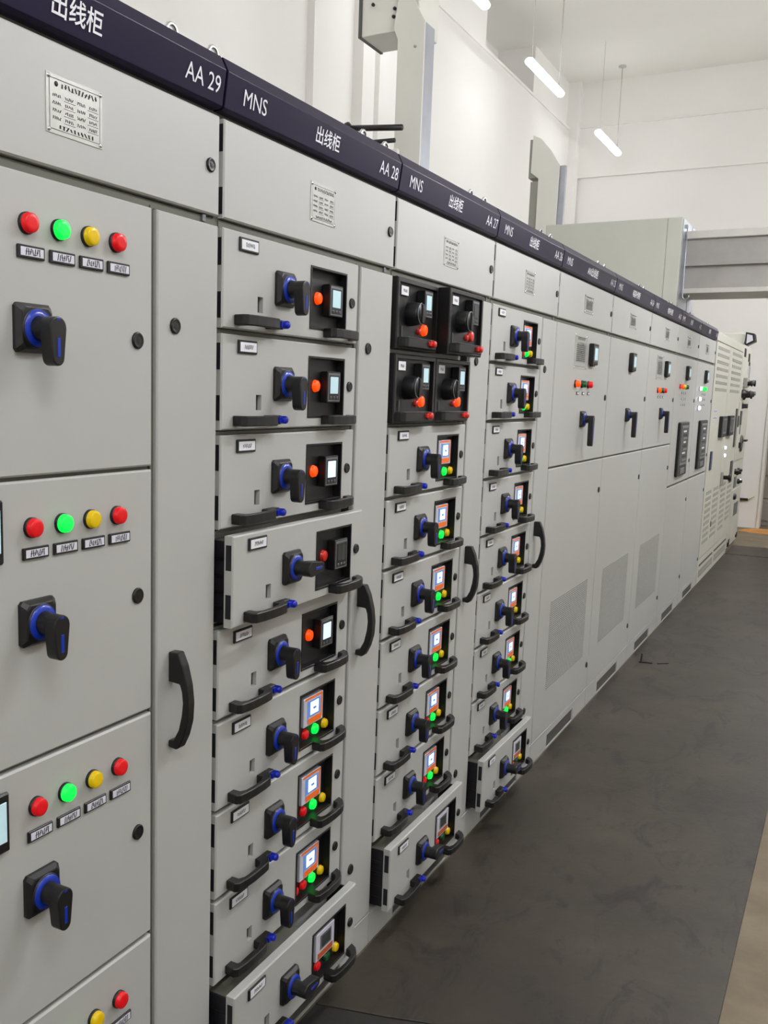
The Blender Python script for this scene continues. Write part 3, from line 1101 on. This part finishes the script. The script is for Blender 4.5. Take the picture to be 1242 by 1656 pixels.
for idx, lab, code in ((7, 'eighth cabinet from the left, the first with a tall black breaker window', 'AA 22'), (8, 'ninth cabinet from the left, with a breaker window, next to the louvred enclosure', 'AA 21')):
    y0, y1 = YB_[idx], YB_[idx + 1]
    W = y1 - y0
    c = cabinet(y0, y1, lab, ('M' if idx == 7 else '', code), None, 2, [1.0], vent=(0.24, W - 0.24), plateY=0.46, cn='进线柜')
    b = MB()
    b.panel(0.006, W - 0.006, 1.008, 1.899, -0.020, 0.0, PAINT, 0.0028)
    d = b.build('door', c)
    put('digital_meter', ME_BM, d, (0, 0.475, 1.795))
    seq = 'Ryg' if idx == 7 else 'wGG'  # the white one on the ninth cabinet is reflected glare, built as a glowing disc
    for k, ch in enumerate(seq):
        put('indicator_lamp', L2[ch], d, (0, 0.215 + 0.13 * k if idx == 7 else 0.20 + 0.13 * k, 1.695), NM[ch])
    for r in range(3):
        for k in range(3):
            put('name_strip', ME_MS, d, (0, (0.33 if idx == 7 else 0.38) + 0.085 * k, 1.652 - 0.042 * r)).scale = (1, 0.7, 1)
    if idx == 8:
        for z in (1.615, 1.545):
            put('indicator_lamp', L2['w'], d, (0, 0.185, z), NM['w'])  # no lamps here: reflected glare put in as glowing white discs
    ya = 0.268 if idx == 7 else 0.31
    b = MB()
    b.box(0, 0.020, ya, ya + 0.41, 1.056, 1.447, BLACKG, 0.012, 2)
    b.box(0.018, 0.024, ya + 0.06, ya + 0.35, 1.135, 1.420, SILV, 0.004)
    b.box(0.023, 0.026, ya + 0.09, ya + 0.33, 1.155, 1.405, MESHD, 0.002)
    for k in range(9):
        b.box(0.0255, 0.028, ya + 0.11 + (k % 2) * 0.03, ya + 0.30 - (k % 3) * 0.03, 1.165 + k * 0.026, 1.178 + k * 0.026, (SILV, DARKIN, PAPER)[k % 3], 0.001)
    b.box(0.019, 0.024, ya + 0.11, ya + 0.30, 1.072, 1.115, SILV, 0.004)
    b.build('breaker_window', d, label='black-framed circuit breaker front')
    put('door_lock', ME_LOCK, d, (0, W - 0.042, 1.600))
    put('door_lock', ME_LOCK, d, (0, W - 0.042, 1.146))
    b = MB()
    b.panel(0.006, W - 0.006, 0.106, 0.993, -0.020, 0.0, PAINT, 0.0028)
    d = b.build('door', c)
    for z in (0.846, 0.237):
        put('door_lock', ME_LOCK, d, (0, W - 0.042, z))

# ------------------------------------------------------------------ louvred transformer enclosure
TY0, TY1 = 8.955, 11.12
c = thing('transformer_enclosure', 'warm grey double-door enclosure with many louvred vents, beyond the ninth cabinet', 'cabinet', (0, TY0, 0))
W = TY1 - TY0
b = MB()
b.box(-1.3, -0.012, 0.0, W, 0.0, 2.19, PAINT2, 0.004)
b.box(-0.012, 0.003, 0, W, 2.115, 2.19, PAINT2, 0.003)
b.box(-0.012, 0.0, 0, W, 0.0, 0.215, PAINT2, 0.002)
b.build('body', c)
MID = 1.03


def m_louvre(w_, h_, n):
    b = MB()
    b.box(0.0, 0.0008, 0, w_, 0, h_, MESHD)
    for k in range(n):
        y = w_ * (k + 0.5) / n
        b.box(0.0005, 0.0018, y - w_ / n * .18, y + w_ / n * .18, 0, h_, PAINT2)
    for z in (0, h_ / 2 - 0.001, h_ - 0.002):
        b.box(0.0005, 0.002, 0, w_, z, z + 0.002, PAINT2)
    return b.mesh('louvre')


LV1, LV2, LV3 = m_louvre(0.84, 0.030, 24), m_louvre(0.37, 0.032, 8), m_louvre(0.93, 0.07, 26)
for s in (0, 1):
    b = MB()
    ya, yb = (0.008, MID - 0.004) if s == 0 else (MID + 0.004, W - 0.02)
    b.panel(ya, yb, 0.225, 2.108, -0.012, 0.004, PAINT2, 0.003)
    d = b.build('door', c)
    for r in range(7):
        put('louvre', LV1, d, (0.004, 0.125 if s == 0 else 1.24, 2.045 - 0.0593 * r))
    for q in (0, 1):
        for r in range(9):
            if s == 1 and q == 1 and r == 8:
                continue
            yy = [[0.12, 0.64], [1.235, 1.77]][s][q]
            put('louvre', LV2, d, (0.004, yy, 0.778 - 0.0545 * r - 0.006 * s * q))
    put('louvre', LV3, c, (0.0, 0.10 if s == 0 else 1.16, 0.045))
    b = MB()
    b.box(0.0, 0.003, ya + 0.08, yb - 0.06, 0.150, 0.166, PLV)
    b.build('slot', c, (0.0, 0, 0))
    if s == 0:
        put('door_lock', ME_LOCK, d, (0.004, 0.63, 0.475)).scale = (1, 2, 2)
        for z in (1.515, 1.455):
            b = MB()
            b.box(0, 0.001, 0, 0.27, -0.014, 0.014, PAPER)
            b.strokes(0.01, 0.26, -0.011, 0.011, 0.0014, 6, INK, int(z * 100), 0.1)
            b.build('notice', d, (0.004, 0.14, z))
        b = MB()
        b.box(0, 0.012, 0.16, 0.25, 1.0, 1.165, mat('dark_slate_blue', (58, 62, 92), 0.4, vary=0.05), 0.003)
        b.build('viewing_slot', d, (0.004, 0, 0))
    for (a0, a1, z0, z1) in ([(0.60, 0.98, 1.275, 1.467)] if s == 0 else [(1.20, 1.58, 1.275, 1.467)]):
        b = MB()
        b.box(0, 0.03, a0, a1, z0, z1, BLACKG, 0.004)
        b.box(0.028, 0.032, a0 + 0.08, a1 - 0.04, z0 + 0.03, z1 - 0.02, SILV, 0.002)
        b.box(0.031, 0.034, a0 + 0.12, a1 - 0.08, z0 + 0.05, z1 - 0.035, MESHD, 0.002)
        b.build('display_unit', d, (0.004, 0, 0), 'black-framed display')
    if s == 1:
        b = MB()
        b.box(0, 0.012, 1.92, 2.03, 1.14, 1.535, MESHD, 0.004)
        b.build('viewing_slot', d, (0.004, 0, 0))
        b = MB()
        b.box(0, 0.012, 1.84, 1.99, 0.775, 1.00, MESHD, 0.004)
        b.build('viewing_slot', d, (0.004, 0, 0))
        for z in (1.163, 1.088):
            put('indicator_lamp', L2['w'], d, (0.004, 1.16, z), NM['w'])
        b = MB()
        b.box(0, 0.02, 1.10, 1.17, 0.80, 0.93, STEELB, 0.004)
        b.lathe([(0.01, 0.02), (0.06, 0.02), (0.065, 0.032), (0.085, 0.032), (0.088, 0)], 1.16, 0.875, BLACK, 14)
        b.build('door_handle', d, (0.004, 0, 0), 'black knob on a steel plate')

# ------------------------------------------------------------------ high-voltage cabinet at the far end
HY0, HY1 = 11.15, 12.13
c = thing('ring_main_cabinet', 'farthest cabinet of the row, covered with black knobs and small windows', 'cabinet', (0, HY0, 0))
b = MB()
b.box(-1.1, 0.0, 0.0, HY1 - HY0, 0.03, 2.2, PAINT2, 0.006)
b.box(-1.1, -0.02, 0.0, HY1 - HY0, 0.0, 0.03, PLV)
b.build('body', c)


def hv(name, y0, y1, z0, z1, x1, M, lab=None, bev=0.004, x0=0.0):
    b = MB()
    b.box(x0, x1, y0, y1, z0, z1, M, bev)
    return b.build(name, c, label=lab)


b = MB()
b.panel(0.03, 0.95, 0.98, 1.60, -0.0, 0.008, PAINT2, 0.003)
b.build('door', c)
b = MB()
b.panel(0.03, 0.95, 0.10, 0.66, -0.0, 0.008, PAINT2, 0.003)
b.build('door', c)
hv('vent_slot', 0.10, 0.24, 2.075, 2.165, 0.006, DARKIN)
hv('viewing_slot', 0.55, 0.66, 2.04, 2.13, 0.008, DARKIN)
hv('wire_channel', 0.64, 0.67, 1.78, 2.04, 0.015, MESHD)
hv('viewing_slot', 0.60, 0.66, 1.86, 2.0, 0.01, PAPER)
for (y, z, r) in ((0.28, 1.80, 0.04), (0.45, 1.82, 0.03), (0.62, 1.81, 0.045), (0.20, 1.69, 0.045), (0.36, 1.68, 0.055), (0.55, 1.69, 0.04), (0.72, 1.70, 0.03)):
    b = MB()
    b.lathe([(0, r), (0.02, r), (0.03, r * .6), (0.07, r * .55), (0.075, r * .8), (0.09, r * .75), (0.092, 0)], y, z, BLACK if r > .032 else SILV, 14)
    b.build('knob', c)
hv('control_box', 0.24, 0.40, 1.76, 1.86, 0.04, STEELB)
hv('notice', 0.22, 0.40, 1.525, 1.60, 0.01, SILV)
for k in range(5):
    hv('switch_lever', 0.24 + 0.12 * k, 0.28 + 0.12 * k, 1.535, 1.585, 0.02, BLACK, bev=0.003)
hv('lever', 0.14, 0.24, 1.36, 1.51, 0.02, MESHD)
hv('lever', 0.02, 0.07, 1.34, 1.46, 0.012, MESHD)
hv('rod', 0.20, 0.225, 1.26, 1.40, 0.016, SILV)
b = MB()
pts = [(0.012, 0.44 + 0.07 * math.cos(a), 1.155 + 0.075 * math.sin(a)) for a in [math.radians(k) for k in range(0, 361, 24)]]
b.tube(pts, 0.018, MESHD, 8)
b.build('oval_grip', c)
hv('lever', 0.60, 0.78, 1.17, 1.19, 0.05, BLACK, bev=0.003)
hv('lever', 0.26, 0.34, 1.11, 1.17, 0.03, BLACK)
for (y, z, r) in ((0.18, 0.86, 0.03), (0.36, 0.84, 0.03), (0.46, 0.86, 0.025), (0.55, 0.73, 0.03)):
    b = MB()
    b.lathe([(0, r), (0.02, r), (0.03, r * .6), (0.05, r * .55), (0.052, 0)], y, z, BLACK, 12)
    b.build('knob', c)
put('indicator_lamp', L2['w'], c, (0.0, 0.70, 0.73), NM['w'])
hv('notice', 0.18, 0.42, 0.68, 0.80, 0.004, SILV)
b = MB()
b.lathe([(0, 0.035), (0.02, 0.034), (0.028, 0.02), (0.03, 0)], 0.22, 0.585, BLACKG, 14)
b.build('door_lock', c, (0.008, 0, 0))
hv('name_plate', 0.34, 0.72, 0.36, 0.50, 0.012, SILV, x0=0.007)
hv('hinge', 0.06, 0.16, 0.05, 0.13, 0.014, BLACK)
hv('hinge', 0.86, 0.93, 0.06, 0.12, 0.014, BLACK)

# small floodlight-like box on its roof
c = thing('floodlight', 'small grey box lamp sitting on the roof of the farthest cabinet', 'lamp', (-0.12, 12.0, 2.2005))
b = MB()
b.prism([(-0.22, 0.06), (0.03, 0.045), (0.06, 0.145), (0.02, 0.168), (-0.22, 0.172)], 'y', 0.0, 0.2, DUCTW, 0.004)
b.box(-0.16, -0.08, 0.05, 0.13, 0.0, 0.06, BLACK, 0.003)
b.build('housing', c)
b = MB()
b.prism([(0.045, 0.02), (0.15, 0.075), (0.135, 0.16), (0.045, 0.178)], 'y', -0.03, 0.16, BLACK, 0.004)
b.prism([(0.060, 0.05), (0.125, 0.085), (0.115, 0.14), (0.06, 0.155)], 'y', -0.033, -0.028, PAPER)
b.build('lens_frame', c, label='black-rimmed glass')

# ------------------------------------------------------------------ bus box, bridge, hook
c = thing('busbar_box', 'large plain grey metal box standing on the roofs of the eighth and ninth cabinets', 'box', (0, 7.5, 2.21))
b = MB()
b.box(-1.10, -0.115, 0.0, 0.70, 0.0, 0.682, BOXP, 0.003)
b.build('body', c)
b = MB()
b.box(-1.095, -0.22, -0.004, 0.0, 0.004, 0.676, BOXP, 0.0015)
b.build('panel', c)
b = MB()
b.box(-0.215, -0.118, -0.004, 0.0, 0.004, 0.676, BOXP, 0.0015)
b.build('panel', c)
b = MB()
b.box(-0.115, -0.109, 0.01, 0.40, 0.004, 0.676, GALV, 0.002)
b.build('panel', c, label='brighter galvanised side sheet')
b = MB()
b.box(-0.115, -0.109, 0.43, 0.69, 0.004, 0.676, GALV, 0.002)
b.build('panel', c, label='brighter galvanised side sheet')

c = thing('busbar_bridge', 'heavy grey two-tier steel trunking leaving the busbar box towards the right edge', 'trunking', (-0.108, 7.62, 2.37))
Lb = 4.6
b = MB()
b.box(0, Lb, 0.05, 0.45, 0.03, 0.40, STEELB)
b.build('trough', c)
b = MB()
b.box(0, Lb, 0.0, 0.5, 0.385, 0.44, STEELL, 0.004)
b.build('flange', c)
b = MB()
b.box(0, Lb, 0.015, 0.5, 0.196, 0.212, STEELB, 0.002)
b.box(0, Lb, 0.032, 0.05, 0.21, 0.385, STEELB)
b.build('rib', c)
b = MB()
b.box(0, Lb, 0.0, 0.5, 0.0, 0.035, STEELL, 0.004)
b.build('flange', c)

b = MB()
pts = [(-0.09, 7.56, 2.84), (-0.09, 7.56, 2.60), (-0.088, 7.56, 2.40), (-0.088, 7.56, 2.365)]
for k in range(9):
    a = math.radians(180 + 200 * k / 8)
    pts.append((-0.066 + 0.022 * math.cos(a), 7.56, 2.345 + 0.022 * math.sin(a)))
b.tube(pts, 0.0042, GALV, 8)
b.box(-0.109, -0.088, 7.553, 7.567, 2.82, 2.845, GALV, 0.001)
tag(b.build('hook'), 'thin steel hook hanging beside the end of the trunking', 'hook')

# ------------------------------------------------------------------ bus ducts behind the row
c = thing('busbar_duct', 'near white bus duct behind the second cabinet, with an elbow and bolts at its top', 'duct', (0, 5.0, 0), 'busbar ducts')
b = MB()
b.prism([(-1.235, 3.47), (-1.262, 3.53), (-1.235, 3.70), (-1.195, 3.745), (-1.08, 3.54), (-1.08, 0.0), (-1.235, 0.0)], 'y', 0.0, 0.012, DUCTW, 0.002)
for x, z in ((-1.19, 3.70), (-1.15, 3.42), (-1.09, 3.1)):
    b.lathe([(0, 0.006), (0.004, 0.005), (0.005, 0)], 0, 0, SILV, 8)
b.build('front_plate', c)
b = MB()
b.box(-1.22, -1.092, 0.012, 0.13, 0.0, 3.50, DUCTW)
b.build('body', c)
b = MB()
b.box(-1.092, -1.080, 0.0122, 0.135, 0.0, 3.54, GALV)
b.build('side_plate', c, label='bluish galvanised side')
b = MB()
b.box(-1.47, -1.13, 0.03, 0.30, 3.525, 4.6, DUCTW, 0.004)
b.build('elbow', c)
b = MB()
b.box(-1.485, -1.468, 0.02, 0.31, 3.52, 4.6, MESHD, 0.002)
b.box(-1.19, -1.13, 0.016, 0.10, 3.70, 4.6, GALV, 0.004)
b.build('elbow_flange', c)
for (x, z) in ((-1.40, 3.68), (-1.27, 3.64), (-1.275, 3.60), (-1.25, 3.71)):
    b = MB()
    b.tube([(x, 0.032, z), (x, 0.018, z)], 0.009, BLACK, 8)
    b.build('bolt', c)
for (x, z) in ((-1.13, 3.42), (-1.19, 3.68)):
    b = MB()
    b.tube([(x, 0.002, z), (x, -0.008, z)], 0.007, STEELB, 8)
    b.build('bolt', c)

c = thing('busbar_duct', 'far narrower bus duct with a slanted shoulder, standing before the far corner of the room', 'duct', (0, 8.0, 0), 'busbar ducts')
b = MB()
b.prism([(-1.41, 0.0), (-1.41, 0.0), (-1.20, 0.0), (-1.165, 3.44), (-1.24, 3.56), (-1.33, 3.66), (-1.395, 3.69), (-1.40, 3.40), (-1.335, 3.35), (-1.335, 0.0)][2:], 'y', 0.0, 0.012, DUCTW, 0.002)
b.build('front_plate', c)
b = MB()
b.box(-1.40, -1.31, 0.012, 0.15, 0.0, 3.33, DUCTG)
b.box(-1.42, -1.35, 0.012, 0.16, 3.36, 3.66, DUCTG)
b.box(-1.33, -1.20, 0.012, 0.20, 0.0, 3.40, DUCTW)
b.build('body', c)
b = MB()
b.box(-1.20, -1.12, 0.02, 0.06, 0.0, 3.44, GALV, 0.002)
b.build('side_plate', c, label='bright galvanised side')

# black arms and white box behind the second cabinet
c = thing('support_arm', 'two black horizontal arms in front of the near bus duct, above the second sign', 'bracket', (0, 4.85, 2.92))
b = MB()
b.tube([(-1.45, 0, 0.085), (-1.12, 0, 0.055)], 0.016, BLACK, 10)
b.tube([(-1.455, 0, 0.10), (-1.435, 0, 0.075)], 0.027, BLACK, 10)
b.tube([(-1.42, 0, -2.92), (-1.42, 0, 0.085)], 0.012, BLACK, 8)
b.build('arm', c)
b = MB()
b.tube([(-1.36, 0.0, 0.0), (-1.16, 0.0, -0.005)], 0.012, BLACK, 10)
b.tube([(-1.42, 0, 0.0), (-1.36, 0, 0.0)], 0.010, BLACK, 8)
b.build('arm', c)
c = thing('junction_box', 'small white box behind the second sign, under the black arms', 'box', (-1.28, 4.95, 2.2))
b = MB()
b.box(-0.13, 0.09, 0, 0.03, 0.0, 0.70, WALL, 0.004)
b.build('body', c)

# green-yellow item low on the wall
c = thing('grounding_strap', 'short black bar with a green-yellow lead low on the white wall by the doorway', 'strap', (-0.085, YE - 0.03, 0.36))
b = MB()
b.box(-0.06, 0.055, 0, 0.03, -0.01, 0.02, BLACK, 0.003)
b.build('bar', c)
b = MB()
b.tube([(0.055, 0.01, 0.0), (0.085, 0.01, 0.02), (0.13, 0.01, 0.05)], 0.006, YELG, 6)
b.tube([(-0.08, 0.012, -0.016), (0.06, 0.012, -0.016)], 0.004, YELG, 6)
b.build('lead', c, label='green-yellow lead')

# ------------------------------------------------------------------ hanging tube lights


def tube_light(x, y0, z, strength, label, L=1.14):
    t = thing('hanging_or_added_tube_light', label, 'lamp', (x, y0, z), 'hanging tube lights')
    E = mat('tube_glow_%d' % int(strength * 10), (245, 250, 250), 0.4, emis=strength, ergb=(248, 249, 255))
    b = MB()
    tmp = MB()
    # capsule along Y
    n = 14
    rr = [(0.0, 0.018), (0.005, 0.030), (0.014, 0.039), (0.03, 0.042), (L - 0.03, 0.042), (L - 0.014, 0.039), (L - 0.005, 0.030), (L, 0.018)]
    rings = []
    for y, r in rr:
        rings.append([b.bm.verts.new((r * math.cos(2 * math.pi * k / n), y, r * 0.8 * math.sin(2 * math.pi * k / n))) for k in range(n)])
    mi = b._mi(E)
    for A, B in zip(rings, rings[1:]):
        for k in range(n):
            f = b.bm.faces.new([A[k], A[(k + 1) % n], B[(k + 1) % n], B[k]])
            f.material_index = mi
            f.smooth = True
    for R_ in (rings[0][::-1], rings[-1]):
        f = b.bm.faces.new(R_)
        f.material_index = mi
    bmesh.ops.recalc_face_normals(b.bm, faces=b.bm.faces)
    b.build('tube', t)
    tmp.bm.free()
    b = MB()
    b.box(-0.022, 0.022, 0.05, L - 0.05, 0.028, 0.045, CORDM, 0.003)
    b.build('housing', t)
    for yy, rc in ((0.10, 0.0025), (L - 0.10, 0.007)):
        b = MB()
        b.tube([(0, yy, 0.044), (0, yy, ZC - z - 0.002)], rc, CORDM, 6)
        b.build('suspension_cord', t)
        if yy < 0.5:
            continue
        b = MB()
        b.tube([(0, yy, ZC - z - 0.02), (0, yy, ZC - z - 0.001)], 0.045, CORDM, 14)
        b.build('ceiling_rose', t)
    return t


LEFT = [(-1.87, 12.0, 4.70, 'farthest hanging tube light in view, nearest the room corner'),
        (-1.87, 9.25, 4.69, 'middle hanging tube light, above the second bus duct'),
        (-1.87, 6.92, 4.76, 'hanging tube light cut off by the top edge of the photo'),
        (-1.87, 3.9, 4.70, 'hanging tube light behind the third cabinet, above the photo'),
        (-1.87, 0.9, 4.70, 'hanging tube light level with the camera, left of the photo'),
        (-1.87, -2.1, 4.70, 'hanging tube light behind the camera, by the left wall')]
for x, y, z, l in LEFT:
    tube_light(x, y, z, TUBE_LEFT, l)
RIGHT = [(1.35, 11.1, 'unseen low tube light added over the aisle by the far doorway'),
         (1.35, 8.4, 'unseen low tube light added over the aisle beside the breaker cabinets'),
         (1.35, 5.6, 'unseen low tube light added over the aisle beside the sixth cabinet'),
         (1.35, 2.6, 'unseen low tube light added over the aisle beside the third cabinet'),
         (1.35, -0.3, 'unseen low tube light added over the aisle just above the camera'),
         (1.35, -3.0, 'unseen low tube light added over the aisle behind the camera')]
for x, y, l in RIGHT:  # unseen row added for the light falloff on the fronts; height fits the shadows
    tube_light(x, y, 3.1, TUBE_RIGHT if y > 0 else TUBE_RIGHT * 0.55, l)
for k, y in enumerate((11.6, 8.0, 4.4, 0.8, -2.6)):  # unseen row added to lift the room's ambient light
    tube_light(4.2, y, 4.7, TUBE_FAR, ('farthest', 'fourth', 'third', 'second', 'nearest')[k] + ' unseen tube light added for fill in the open half of the room, from the back wall')
